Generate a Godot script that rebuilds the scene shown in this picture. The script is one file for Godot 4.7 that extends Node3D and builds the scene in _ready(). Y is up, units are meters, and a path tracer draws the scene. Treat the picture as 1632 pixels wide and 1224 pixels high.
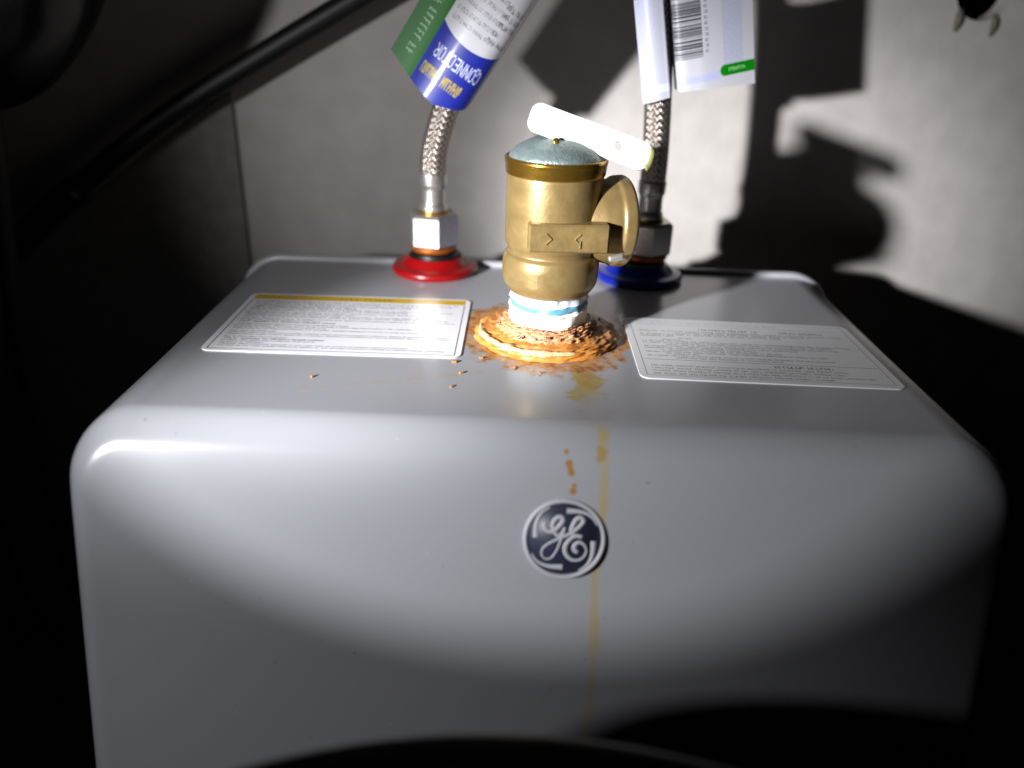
extends Node3D
# A small water heater under a sink, lit by a hand torch from the left. Metres, y up.

const TOP := 0.36            # height of the heater's top sheet
const CX := 0.0118           # middle of the heater
const HALF := 0.1718         # half width of the heater
const CORNER := 0.0237       # rounding of its upper side corners
const CREASE := 0.010        # rounding of its front crease
const BACK := -0.437
const WALL_Z := -0.53
const VALVE := Vector3(0.0152, 0.36, -0.3345)
const TORCH := Vector3(-0.36, 0.51, 0.085)
const AIM := Vector3(0.6808, -0.2235, -0.6975)

var rng := RandomNumberGenerator.new()
var fbm := FastNoiseLite.new()
var fine := FastNoiseLite.new()
var taken := {}
var arc_y := PackedFloat32Array()
var arc_l := PackedFloat32Array()
var arc_total := 1.0

# ---------------------------------------------------------------- naming and joining

func numbered(called: String) -> String:
	var n: int = taken.get(called, 0)
	taken[called] = n + 1
	return called if n == 0 else "%s_%03d" % [called, n]

func tag(o: Node3D, label: String, category: String, group := "") -> Node3D:
	o.set_meta("label", label)
	o.set_meta("category", category)
	if group:
		o.set_meta("group", group)
	return o

func thing(called: String, label: String, category: String, at := Vector3.ZERO, group := "") -> Node3D:
	var o := Node3D.new()
	o.name = numbered(called)
	add_child(o)
	o.position = at
	return tag(o, label, category, group)

func obj(called: String, mesh: Mesh, mat: Material, parent: Node = self, at := Vector3.ZERO) -> MeshInstance3D:
	var o := MeshInstance3D.new()
	o.name = numbered(called) if parent == self else called
	o.mesh = mesh
	o.material_override = mat
	parent.add_child(o, true)
	o.position = at
	o.cast_shadow = GeometryInstance3D.SHADOW_CASTING_SETTING_ON
	return o

func struct(called: String, mesh: Mesh, mat: Material) -> MeshInstance3D:
	var o := obj(called, mesh, mat)
	o.set_meta("kind", "structure")
	return o

# ---------------------------------------------------------------- shapes

func start() -> SurfaceTool:
	var st := SurfaceTool.new()
	st.begin(Mesh.PRIMITIVE_TRIANGLES)
	return st

func tri(st: SurfaceTool, a: Vector3, b: Vector3, c: Vector3, ua := Vector2.ZERO, ub := Vector2.ZERO, uc := Vector2.ZERO) -> void:
	st.set_uv(ua); st.add_vertex(a)
	st.set_uv(ub); st.add_vertex(b)
	st.set_uv(uc); st.add_vertex(c)

func quad(st: SurfaceTool, a: Vector3, b: Vector3, c: Vector3, d: Vector3, ua := Vector2.ZERO, ub := Vector2.ZERO, uc := Vector2.ZERO, ud := Vector2.ZERO) -> void:
	tri(st, a, b, c, ua, ub, uc)
	tri(st, a, c, d, ua, uc, ud)

# closes a SurfaceTool: normals, and the winding turned so that they point away from «inside»
func finish(st: SurfaceTool, inside := Vector3.ZERO) -> ArrayMesh:
	st.generate_normals()
	var a := st.commit_to_arrays()
	var v: PackedVector3Array = a[Mesh.ARRAY_VERTEX]
	var n: PackedVector3Array = a[Mesh.ARRAY_NORMAL]
	var s := 0.0
	for i in v.size():
		s += n[i].dot(v[i] - inside)
	if s < 0.0:
		for i in n.size():
			n[i] = -n[i]
		a[Mesh.ARRAY_NORMAL] = n
		if a[Mesh.ARRAY_INDEX] != null:
			var ix: PackedInt32Array = a[Mesh.ARRAY_INDEX]
			for i in range(0, ix.size() - 2, 3):
				var k := ix[i + 1]
				ix[i + 1] = ix[i + 2]
				ix[i + 2] = k
			a[Mesh.ARRAY_INDEX] = ix
		else:
			var uv: PackedVector2Array = a[Mesh.ARRAY_TEX_UV]
			for i in range(0, v.size() - 2, 3):
				var p := v[i + 1]; v[i + 1] = v[i + 2]; v[i + 2] = p
				var q := n[i + 1]; n[i + 1] = n[i + 2]; n[i + 2] = q
				var r := uv[i + 1]; uv[i + 1] = uv[i + 2]; uv[i + 2] = r
			a[Mesh.ARRAY_VERTEX] = v
			a[Mesh.ARRAY_NORMAL] = n
			a[Mesh.ARRAY_TEX_UV] = uv
	var m := ArrayMesh.new()
	m.add_surface_from_arrays(Mesh.PRIMITIVE_TRIANGLES, a)
	return m

# a turned shape: profile of (radius, height) from bottom to top
func lathe(st: SurfaceTool, profile: Array, segments: int, xf := Transform3D.IDENTITY, flat := false, wobble = null) -> void:
	st.set_smooth_group(0xFFFFFFFF if flat else 0)
	var rows := []
	for k in profile.size():
		var row := PackedVector3Array()
		for i in segments + 1:
			var t := TAU * float(i % segments) / segments
			var r: float = profile[k].x
			var y: float = profile[k].y
			if wobble != null:
				var d: Vector2 = wobble.call(t, k, r, y)
				r += d.x
				y += d.y
			row.append(xf * Vector3(r * sin(t), y, r * cos(t)))
		rows.append(row)
	for k in profile.size() - 1:
		for i in segments:
			var u0 := float(i) / segments
			var u1 := float(i + 1) / segments
			var v0 := float(k) / (profile.size() - 1)
			var v1 := float(k + 1) / (profile.size() - 1)
			if profile[k].x < 1e-6:
				tri(st, rows[k][i], rows[k + 1][i], rows[k + 1][i + 1], Vector2(u0, v0), Vector2(u0, v1), Vector2(u1, v1))
			elif profile[k + 1].x < 1e-6:
				tri(st, rows[k][i], rows[k + 1][i], rows[k][i + 1], Vector2(u0, v0), Vector2(u0, v1), Vector2(u1, v0))
			else:
				quad(st, rows[k][i], rows[k + 1][i], rows[k + 1][i + 1], rows[k][i + 1], Vector2(u0, v0), Vector2(u0, v1), Vector2(u1, v1), Vector2(u1, v0))

func turned(profile: Array, segments := 64, xf := Transform3D.IDENTITY, flat := false, wobble = null) -> ArrayMesh:
	var st := start()
	lathe(st, profile, segments, xf, flat, wobble)
	var mid := Vector3.ZERO
	for p in profile:
		mid += Vector3(0, p.y / profile.size(), 0)
	return finish(st, xf * mid)

# a profile with its corners rounded by r
func rounded(p: Array, r: float, steps := 4) -> Array:
	var out := []
	for i in p.size():
		if i == 0 or i == p.size() - 1:
			out.append(p[i])
			continue
		var a: Vector2 = p[i - 1] - p[i]
		var b: Vector2 = p[i + 1] - p[i]
		var q: float = minf(r, 0.45 * minf(a.length(), b.length()))
		var s: Vector2 = p[i] + a.normalized() * q
		var e: Vector2 = p[i] + b.normalized() * q
		for k in steps + 1:
			var t := float(k) / steps
			out.append(s.lerp(p[i], t).lerp(p[i].lerp(e, t), t))
	return out

# a tube along points; radius may be a Callable of the way along, 0 to 1
func tube(path: PackedVector3Array, radius, sides := 16, turns := 1.0, along := 1.0) -> ArrayMesh:
	var st := start()
	st.set_smooth_group(0)
	var n := path.size()
	var up := Vector3(0.123, 0.2, 0.97)
	var rows := []
	var len := 0.0
	var ls := PackedFloat32Array()
	for k in n:
		var d: Vector3 = (path[mini(k + 1, n - 1)] - path[maxi(k - 1, 0)]).normalized()
		var x := d.cross(up).normalized()
		up = x.cross(d).normalized()
		if k > 0:
			len += path[k].distance_to(path[k - 1])
		ls.append(len)
		var r: float = radius.call(float(k) / (n - 1)) if radius is Callable else radius
		var row := PackedVector3Array()
		for i in sides + 1:
			var t := TAU * float(i % sides) / sides
			row.append(path[k] + (x * cos(t) + up * sin(t)) * r)
		rows.append(row)
	for k in n - 1:
		for i in sides:
			var u0 := turns * i / sides
			var u1 := turns * (i + 1) / sides
			quad(st, rows[k][i], rows[k + 1][i], rows[k + 1][i + 1], rows[k][i + 1], Vector2(u0, ls[k] * along), Vector2(u0, ls[k + 1] * along), Vector2(u1, ls[k + 1] * along), Vector2(u1, ls[k] * along))
	for e in [0, n - 1]:
		for i in sides:
			if e == 0:
				tri(st, path[e], rows[e][i], rows[e][i + 1])
			else:
				tri(st, path[e], rows[e][i + 1], rows[e][i])
	var mid := Vector3.ZERO
	for p in path:
		mid += p / n
	return finish(st, mid)

func smooth_path(points: Array, steps := 10) -> PackedVector3Array:
	var out := PackedVector3Array()
	for i in points.size() - 1:
		var a: Vector3 = points[maxi(i - 1, 0)]
		var b: Vector3 = points[i]
		var c: Vector3 = points[i + 1]
		var d: Vector3 = points[mini(i + 2, points.size() - 1)]
		for k in steps:
			out.append(b.cubic_interpolate(c, a, d, float(k) / steps))
	out.append(points[points.size() - 1])
	return out

# a box with chamfered edges
func chamfered(st: SurfaceTool, size: Vector3, c: float, xf := Transform3D.IDENTITY) -> void:
	st.set_smooth_group(0xFFFFFFFF)
	var h := size * 0.5
	var p := func(sx: int, sy: int, sz: int, axis: int) -> Vector3:
		var v := Vector3(sx * (h.x - c), sy * (h.y - c), sz * (h.z - c))
		v[axis] = [sx * h.x, sy * h.y, sz * h.z][axis]
		return xf * v
	for s in [-1, 1]:
		quad(st, p.call(s, -1, -1, 0), p.call(s, 1 if s > 0 else -1, -1 if s > 0 else 1, 0), p.call(s, 1, 1, 0), p.call(s, -1 if s > 0 else 1, 1 if s > 0 else -1, 0))
		quad(st, p.call(-1, s, -1, 1), p.call(-1 if s > 0 else 1, s, 1 if s > 0 else -1, 1), p.call(1, s, 1, 1), p.call(1 if s > 0 else -1, s, -1 if s > 0 else 1, 1))
		quad(st, p.call(-1, -1, s, 2), p.call(1 if s > 0 else -1, -1 if s > 0 else 1, s, 2), p.call(1, 1, s, 2), p.call(-1 if s > 0 else 1, 1 if s > 0 else -1, s, 2))
	for s in [-1, 1]:
		for t in [-1, 1]:
			var f: bool = s * t > 0
			var e := [p.call(s, t, -1, 0), p.call(s, t, 1, 0), p.call(s, t, 1, 1), p.call(s, t, -1, 1)]
			if f: quad(st, e[0], e[3], e[2], e[1])
			else: quad(st, e[0], e[1], e[2], e[3])
			e = [p.call(-1, s, t, 1), p.call(1, s, t, 1), p.call(1, s, t, 2), p.call(-1, s, t, 2)]
			if f: quad(st, e[0], e[3], e[2], e[1])
			else: quad(st, e[0], e[1], e[2], e[3])
			e = [p.call(s, -1, t, 2), p.call(s, 1, t, 2), p.call(s, 1, t, 0), p.call(s, -1, t, 0)]
			if f: quad(st, e[0], e[3], e[2], e[1])
			else: quad(st, e[0], e[1], e[2], e[3])
	for sx in [-1, 1]:
		for sy in [-1, 1]:
			for sz in [-1, 1]:
				if sx * sy * sz > 0:
					tri(st, p.call(sx, sy, sz, 0), p.call(sx, sy, sz, 2), p.call(sx, sy, sz, 1))
				else:
					tri(st, p.call(sx, sy, sz, 0), p.call(sx, sy, sz, 1), p.call(sx, sy, sz, 2))

func box(size: Vector3, c: float, at := Vector3.ZERO, turn := Basis.IDENTITY) -> ArrayMesh:
	var st := start()
	chamfered(st, size, c, Transform3D(turn, at))
	return finish(st, at)

# ---------------------------------------------------------------- materials and pictures of print

func mat(c: Color, rough := 0.6, metal := 0.0) -> StandardMaterial3D:
	var m := StandardMaterial3D.new()
	m.albedo_color = c
	m.roughness = rough
	m.metallic = metal
	return m

func lin(r: float, g: float, b: float) -> Color:
	return Color(r, g, b).linear_to_srgb()

func noise_tex(freq: float, seed_: int, a: Color, b: Color, octaves := 4, size := 512) -> NoiseTexture2D:
	var n := FastNoiseLite.new()
	n.seed = seed_
	n.frequency = freq
	n.fractal_octaves = octaves
	var t := NoiseTexture2D.new()
	t.noise = n
	t.width = size
	t.height = size
	t.seamless = true
	var g := Gradient.new()
	g.set_color(0, a)
	g.set_color(1, b)
	t.color_ramp = g
	return t

# speckled metal or plaster: a mottled colour and a fine relief, laid on by position
func mottled(a: Color, b: Color, rough: float, metal: float, tile: float, freq := 0.02, relief := 0.0, seed_ := 1) -> StandardMaterial3D:
	var m := mat(Color.WHITE, rough, metal)
	m.albedo_texture = noise_tex(freq, seed_, a, b, 5)
	m.uv1_triplanar = true
	m.uv1_scale = Vector3.ONE / tile
	if relief > 0.0:
		m.heightmap_enabled = true
		m.heightmap_texture = noise_tex(freq * 3.0, seed_ + 7, Color.BLACK, Color.WHITE, 4)
		m.heightmap_scale = relief
	return m

func print_mat(img: Image, rough := 0.45) -> StandardMaterial3D:
	var m := mat(Color.WHITE, rough)
	m.albedo_texture = ImageTexture.create_from_image(img)
	m.texture_repeat = false
	return m

# a line of small print, too small to read: strokes of letters in words
func small_print(img: Image, x0: int, y: int, x1: int, h: int, ink: Color, gap := 0.18) -> void:
	var x := x0
	while x < x1 - h:
		var letters := rng.randi_range(2, 9)
		for k in letters:
			var w := maxi(2, int(h * 0.55))
			if x + w > x1:
				return
			img.fill_rect(Rect2i(x, y, 1 + h / 8, h), ink)
			if rng.randf() < 0.7:
				img.fill_rect(Rect2i(x, y + [0, h / 2, h - 1 - h / 8][rng.randi() % 3], w, 1 + h / 8), ink)
			if rng.randf() < 0.5:
				img.fill_rect(Rect2i(x + w - 1, y + rng.randi_range(0, h / 2), 1 + h / 8, h / 2), ink)
			x += w + maxi(1, h / 6)
		x += maxi(2, int(h * 0.6))
		if rng.randf() < gap * 0.3:
			return

const GLYPHS := {
	"C": ["01110", "10001", "10000", "10000", "10000", "10001", "01110"],
	"O": ["01110", "10001", "10001", "10001", "10001", "10001", "01110"],
	"N": ["10001", "11001", "10101", "10101", "10011", "10001", "10001"],
	"E": ["11111", "10000", "10000", "11110", "10000", "10000", "11111"],
	"T": ["11111", "00100", "00100", "00100", "00100", "00100", "00100"],
	"R": ["11110", "10001", "10001", "11110", "10100", "10010", "10001"],
}

# a word set upside down, as on a tag that hangs from its lower end: x, y is the corner at the right below
func word_upside_down(img: Image, text: String, x: int, y: int, px: int, py: int, ink: Color) -> void:
	for k in text.length():
		var rows: Array = GLYPHS[text[k]]
		for r in 7:
			for c in 5:
				if rows[r][c] == "1":
					img.fill_rect(Rect2i(x - (k * 6 + c + 1) * px, y - (r + 1) * py, px, py), ink)

# ---------------------------------------------------------------- the heater's form

func front_z(y: float) -> float:
	var k := y - 0.3257
	return -0.2278 - 0.231 * k - (4.4 * k * k if k > 0.0 else 0.0)

func half_at(y: float) -> float:
	var h := y - (TOP - CORNER)
	return HALF if h <= 0.0 else HALF - CORNER + sqrt(maxf(CORNER * CORNER - h * h, 0.0))

# the way in from the heater's outline, seen from the front
func depth_in(x: float, y: float) -> float:
	var ax := absf(x - CX)
	var qx := ax - (HALF - CORNER)
	var qy := y - (TOP - CORNER)
	if qx > 0.0 and qy > 0.0:
		return CORNER - sqrt(qx * qx + qy * qy)
	return minf(HALF - ax, TOP - y)

func front_at(x: float, y: float) -> float:
	var d := maxf(depth_in(x, y), 0.0)
	var z := front_z(y)
	if d < CREASE:
		z -= CREASE - sqrt(CREASE * CREASE - (CREASE - d) * (CREASE - d))
	return z

func arc_of(y: float) -> float:      # the way along the sheet from the back edge over the crease, at height y
	for i in range(1, arc_y.size()):
		if y >= arc_y[i]:
			return lerpf(arc_l[i - 1], arc_l[i], (arc_y[i - 1] - y) / maxf(arc_y[i - 1] - arc_y[i], 1e-6))
	return arc_l[arc_l.size() - 1]

func uv_of(x: float, l: float) -> Vector2:
	return Vector2((x - CX) / (2.0 * HALF) + 0.5, l / arc_total)

func shell_mesh() -> ArrayMesh:
	var ys := PackedFloat32Array()
	for i in 37:
		ys.append(TOP - CORNER * (1.0 - cos(PI / 2 * i / 36.0)))
	for i in range(1, 31):
		ys.append(lerpf(TOP - CORNER, 0.0, pow(i / 30.0, 1.3)))
	arc_y = ys
	arc_l.clear()
	var l := front_at(CX, TOP) - BACK
	for i in ys.size():
		if i > 0:
			l += Vector2(ys[i] - ys[i - 1], front_at(CX, ys[i]) - front_at(CX, ys[i - 1])).length()
		arc_l.append(l)
	arc_total = l
	var cols := 120
	var st := start()
	st.set_smooth_group(0)
	var rows := []
	var uvs := []
	for i in ys.size():
		var row := PackedVector3Array()
		var urow := PackedVector2Array()
		var hw := half_at(ys[i])
		for j in cols + 1:
			var t := float(j) / cols * 2.0 - 1.0
			t = signf(t) * (1.0 - pow(1.0 - absf(t), 1.8))     # closer together near the sides
			var x := CX + hw * t
			row.append(Vector3(x, ys[i], front_at(x, ys[i])))
			urow.append(uv_of(x, arc_l[i]))
		rows.append(row)
		uvs.append(urow)
	for i in ys.size() - 1:
		for j in cols:
			quad(st, rows[i][j], rows[i][j + 1], rows[i + 1][j + 1], rows[i + 1][j], uvs[i][j], uvs[i][j + 1], uvs[i + 1][j + 1], uvs[i + 1][j])
	# the sheet bent over sides and top, from the front outline to the back
	var rim := []
	for i in range(ys.size() - 1, -1, -1):
		rim.append(rows[i][0])
	for j in range(1, cols):
		rim.append(rows[0][j])
	for i in ys.size():
		rim.append(rows[i][cols])
	var deep := 24
	for k in rim.size() - 1:
		for m in deep:
			var q := []
			var u := []
			for e in [[k, m], [k + 1, m], [k + 1, m + 1], [k, m + 1]]:
				var p: Vector3 = rim[e[0]]
				p.z = lerpf(p.z, BACK, float(e[1]) / deep)
				q.append(p)
				u.append(uv_of(p.x, clampf(p.z - BACK, 0.0, 1.0)))
			quad(st, q[3], q[2], q[1], q[0], u[3], u[2], u[1], u[0])
	# back panel
	for k in rim.size() - 1:
		var a: Vector3 = rim[k]
		var b: Vector3 = rim[k + 1]
		tri(st, Vector3(a.x, a.y, BACK), Vector3(b.x, b.y, BACK), Vector3(CX, 0.1, BACK))
	return finish(st, Vector3(CX, 0.2, -0.34))

func spot_mask(d: float, r: float, soft: float) -> float:
	return 1.0 - smoothstep(r - soft, r + soft, d)

# the paint of the shell with its rust stains, drips and scuffs
func shell_paint() -> Image:
	var w := 1024
	var h := 1600
	var img := Image.create(w, h, false, Image.FORMAT_RGB8)
	var base := Color(0.60, 0.605, 0.62)
	img.fill(base)
	var mm_x := 2.0 * HALF / w
	var mm_l := arc_total / h
	var crease_l := arc_l[0]
	# stains on the top and down the front
	for py in range(0, h):
		var l := (py + 0.5) * mm_l
		var on_top := l < crease_l + 0.004
		var x0 := -0.10 if on_top else -0.02
		var x1 := 0.10 if on_top else 0.06
		for px in range(int((x0 - CX + HALF) / mm_x), int((x1 - CX + HALF) / mm_x)):
			var x := CX - HALF + (px + 0.5) * mm_x
			var z := BACK + l
			var n := fbm.get_noise_2d(x * 1000.0, l * 1000.0)
			var f := fine.get_noise_2d(x * 1000.0, l * 1000.0)
			var c := base
			var a := 0.0
			if on_top:
				var d := Vector2(x - VALVE.x, z - VALVE.z).length()
				if d < 0.06:
					var ang := atan2(x - VALVE.x, z - VALVE.z)
					var edge := 0.0420 + 0.010 * n + 0.001 * f + 0.002 * sin(ang * 3.0 + 1.0)
					a = spot_mask(d, edge, 0.0040)
					a *= clampf(0.75 + 0.9 * fbm.get_noise_2d(x * 600.0 + 300.0, l * 600.0) + 0.12 * f, 0.15, 1.0)
					c = Color(0.76, 0.52, 0.26).lerp(Color(0.50, 0.27, 0.11), clampf(0.3 + f * 0.5 + n * 0.9, 0.0, 1.0))
				# the ochre run towards the front edge
				var run := absf(x - (0.0305 + 0.0012 * sin(z * 260.0) + 0.003 * n)) - (0.0035 + 0.004 * maxf(fbm.get_noise_2d(3.0, z * 900.0), 0.0) * 3.0)
				if z > -0.305 and z < -0.243:
					var b := (1.0 - smoothstep(-0.0008, 0.0022, run)) * clampf(0.58 + 1.3 * fbm.get_noise_2d(x * 260.0 + 70.0, l * 200.0) + 0.10 * f, 0.0, 0.8)
					if z > -0.262:
						b *= 0.7
					if b > a:
						a = b
						c = Color(0.64, 0.54, 0.24).lerp(Color(0.58, 0.42, 0.16), clampf(0.4 + n, 0.0, 1.0))
				# a thin faint trail to the left
				var trail := absf(z - (-0.268 - 0.30 * (x + 0.08) - 0.002 * n))
				if x < -0.012 and x > -0.085:
					var t := (1.0 - smoothstep(0.0003, 0.0022, trail)) * clampf(0.1 + n, 0.0, 0.2)
					if t > a:
						a = t
						c = Color(0.72, 0.52, 0.3)
			else:
				# the long drip down the front
				var run_x := 0.0336 + 0.0006 * sin(l * 95.0) + 0.0005 * n
				var wide := 0.0019 + 0.0009 * fbm.get_noise_2d(7.0, l * 420.0)
				var d2 := absf(x - run_x)
				var fade := clampf(1.0 - (l - crease_l) / 0.155, 0.0, 1.0)
				a = (1.0 - smoothstep(wide * 0.1, wide * (1.5 + 0.5 * n), d2)) * (0.30 + 0.30 * fade + 0.22 * fbm.get_noise_2d(11.0, l * 300.0) + 0.2 * n) * smoothstep(0.0, 0.25, fade)
				c = Color(0.66, 0.57, 0.34)
				var knot := Vector2((x - 0.0328) * 1.2, (l - crease_l - 0.0145) * 0.6).length()
				var k := spot_mask(knot, 0.0022 + 0.0012 * f, 0.0009) * 0.6
				if k > a:
					a = k
					c = Color(0.62, 0.47, 0.17)
				# flecks of rust above the badge
				for s in [[0.0202, 0.3535, 0.0007], [0.0212, 0.3500, 0.0013], [0.0222, 0.3470, 0.0014], [0.0217, 0.3484, 0.0010], [0.0234, 0.3428, 0.0008], [0.0230, 0.3408, 0.0011]]:
					if absf(x - s[0]) < 0.004:
						var e := Vector2(x - s[0], l - arc_of(s[1])).length()
						var b2 := spot_mask(e, s[2] + 0.0005 * n, 0.0004) * 0.8
						if b2 > a:
							a = b2
							c = Color(0.6, 0.4, 0.13)
			if a > 0.004:
				img.set_pixel(px, py, base.lerp(c, clampf(a, 0.0, 1.0)))
	# a few scuffs and specks over the whole sheet
	for i in 90:
		var sx := rng.randi_range(8, w - 9)
		var sy := rng.randi_range(8, h - 9)
		var shade := base.darkened(rng.randf_range(0.05, 0.28))
		img.fill_rect(Rect2i(sx, sy, rng.randi_range(1, 3), rng.randi_range(1, 3)), shade)
	for i in 240:
		img.fill_rect(Rect2i(rng.randi_range(4, w - 5), rng.randi_range(4, h - 5), rng.randi_range(1, 2), rng.randi_range(1, 2)), base.lightened(rng.randf_range(0.06, 0.25)))
	for i in 6:      # faint hair scratches
		var p := Vector2(rng.randf_range(60, w - 60), rng.randf_range(60, h - 60))
		var step := Vector2.from_angle(rng.randf() * TAU)
		var shade := base.lightened(rng.randf_range(0.02, 0.06)) if rng.randf() < 0.5 else base.darkened(rng.randf_range(0.04, 0.1))
		for k in rng.randi_range(18, 70):
			img.set_pixelv(Vector2i(p + step * k), shade)
	img.generate_mipmaps()
	return img

# ---------------------------------------------------------------- badge

func badge_xf() -> Transform3D:
	var y := 0.3238
	var z := front_at(0.0208, y)
	var dy := 0.006
	var slope := Vector3(0, dy * 2.0, front_at(0.0208, y + dy) - front_at(0.0208, y - dy)).normalized()
	slope = slope.rotated(Vector3.RIGHT, deg_to_rad(-5.0))
	return Transform3D(Basis(Vector3.RIGHT, slope, Vector3.RIGHT.cross(slope)) * 1.12, Vector3(0.0208, y, z - 0.0004))

# a raised stroke of changing width along points in the badge's plane
func stroke(st: SurfaceTool, points: Array, width: Callable, z: float, high: float, xf: Transform3D) -> void:
	st.set_smooth_group(0)
	var raw := PackedVector3Array()
	for p in points:
		raw.append(Vector3(p[0], p[1], 0))
	var path := smooth_path(Array(raw), 8)
	var n := path.size()
	var rows := []
	for k in n:
		var d: Vector3 = (path[mini(k + 1, n - 1)] - path[maxi(k - 1, 0)]).normalized()
		var s := Vector3(-d.y, d.x, 0)
		var w: float = width.call(float(k) / (n - 1))
		var row := []
		for q in 7:
			var t := PI * q / 6.0
			row.append(xf * (path[k] + s * cos(t) * w + Vector3(0, 0, z + high * sin(t))))
		rows.append(row)
	for k in n - 1:
		for q in 6:
			quad(st, rows[k][q], rows[k + 1][q], rows[k + 1][q + 1], rows[k][q + 1])

func badge(parent: Node3D) -> void:
	var xf := badge_xf()
	var lay := xf * Transform3D(Basis(Vector3.RIGHT, PI / 2), Vector3.ZERO)   # turned shapes stand along the badge's normal
	var silver := mat(Color(0.70, 0.70, 0.72), 0.55, 0.1)
	var disc := obj("badge", turned([Vector2(0.0, 0.0013), Vector2(0.0116, 0.0012), Vector2(0.0121, 0.0002)], 64, lay), mat(Color(0.16, 0.175, 0.25), 0.45), parent)
	obj("badge_rim", turned(rounded([Vector2(0.0134, -0.0020), Vector2(0.0134, 0.0010), Vector2(0.0129, 0.0018), Vector2(0.0120, 0.0017), Vector2(0.0117, 0.0004)], 0.0005, 4), 72, lay), silver, disc)
	var k := 0.0134 / 278.0
	var at := func(list: Array) -> Array:
		var out := []
		for p in list:
			out.append([(p[0] - 492) * k, -(p[1] - 852) * k])
		return out
	var st := start()
	var even := func(t: float) -> float: return 0.00052 + 0.0002 * sin(t * 9.0)
	stroke(st, at.call([[358, 742], [358, 772], [378, 802], [415, 800], [450, 768], [475, 730], [470, 706], [448, 702], [424, 722], [410, 758], [420, 800], [450, 830], [478, 808], [490, 776], [484, 810], [466, 868], [444, 930], [412, 980], [374, 992], [346, 962], [352, 920], [392, 884], [450, 852], [505, 826], [560, 790], [600, 748], [612, 722], [592, 702], [566, 714], [546, 752], [536, 792], [548, 820], [580, 828], [606, 832]]), even, 0.00128, 0.00025, xf)
	stroke(st, at.call([[560, 830], [522, 860], [498, 908], [508, 958], [548, 992], [598, 990], [634, 956], [640, 916], [618, 880], [584, 872], [560, 896], [562, 926], [582, 938]]), even, 0.00128, 0.00025, xf)
	obj("badge_monogram", finish(st, xf * Vector3(0, 0, -0.02)), silver, disc)
	st = start()
	for q in 4:
		var list := []
		for i in 11:
			var t := float(i) / 10.0
			var ang := deg_to_rad(88.0 - 90.0 * q - 62.0 * t)
			var r := lerpf(0.0093, 0.0114, smoothstep(0.0, 0.85, t))
			list.append([r * cos(ang), r * sin(ang)])
		stroke(st, list, func(t: float) -> float: return lerpf(0.0009, 0.00025, t), 0.00120, 0.00025, xf)
	obj("badge_swirl", finish(st, xf * Vector3(0, 0, -0.02)), silver, disc)

# ---------------------------------------------------------------- labels on the top sheet

func sheet_label(x0: float, x1: float, z0: float, z1: float, skew: float) -> ArrayMesh:
	var st := start()
	st.set_smooth_group(0)
	var r := 0.004
	var outline := []
	for c in [[x1 - r, z1 - r, 0.0], [x0 + r, z1 - r, PI / 2], [x0 + r, z0 + r, PI], [x1 - r, z0 + r, PI * 1.5]]:
		for i in 7:
			var t: float = c[2] + PI / 2 * i / 6.0
			outline.append(Vector2(c[0] + r * cos(t), c[1] + r * sin(t)))
	var put := func(p: Vector2, y: float) -> Vector3:
		return Vector3(p.x, y, p.y + skew * (p.x - x0))
	var mid := Vector2((x0 + x1) / 2, (z0 + z1) / 2)
	var uv := func(p: Vector2) -> Vector2: return Vector2((p.x - x0) / (x1 - x0), (p.y - z0) / (z1 - z0))
	for i in outline.size():
		var a: Vector2 = outline[i]
		var b: Vector2 = outline[(i + 1) % outline.size()]
		tri(st, put.call(mid, TOP + 0.0005), put.call(a, TOP + 0.0005), put.call(b, TOP + 0.0005), uv.call(mid), uv.call(a), uv.call(b))
	st.set_smooth_group(1)
	for i in outline.size():
		var a: Vector2 = outline[i]
		var b: Vector2 = outline[(i + 1) % outline.size()]
		quad(st, put.call(a, TOP + 0.0005), put.call(a, TOP + 0.00002), put.call(b, TOP + 0.00002), put.call(b, TOP + 0.0005), uv.call(a), uv.call(a), uv.call(b), uv.call(b))
	return finish(st, Vector3(mid.x, TOP - 0.05, mid.y))

func caution_print() -> Image:
	var img := Image.create(1024, 700, false, Image.FORMAT_RGB8)
	img.fill(Color(0.92, 0.92, 0.935))
	var ink := Color(0.24, 0.24, 0.28)
	img.fill_rect(Rect2i(22, 14, 980, 64), Color(0.82, 0.66, 0.02))
	small_print(img, 420, 30, 690, 34, Color(0.5, 0.42, 0.08), 0.0)
	for r in [Rect2i(22, 84, 5, 596), Rect2i(997, 84, 5, 596), Rect2i(22, 676, 980, 4)]:
		img.fill_rect(r, Color(0.45, 0.45, 0.48))
	var y := 96
	var row := 0
	while y < 655:
		var h := 13 if row % 9 != 4 else 16
		small_print(img, 44 + rng.randi_range(0, 14), y, 975 - (rng.randi_range(0, 260) if rng.randf() < 0.35 else rng.randi_range(0, 30)), h, ink)
		y += h + 6 + (8 if rng.randf() < 0.16 else 0)
		row += 1
	img.generate_mipmaps()
	return img

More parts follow.
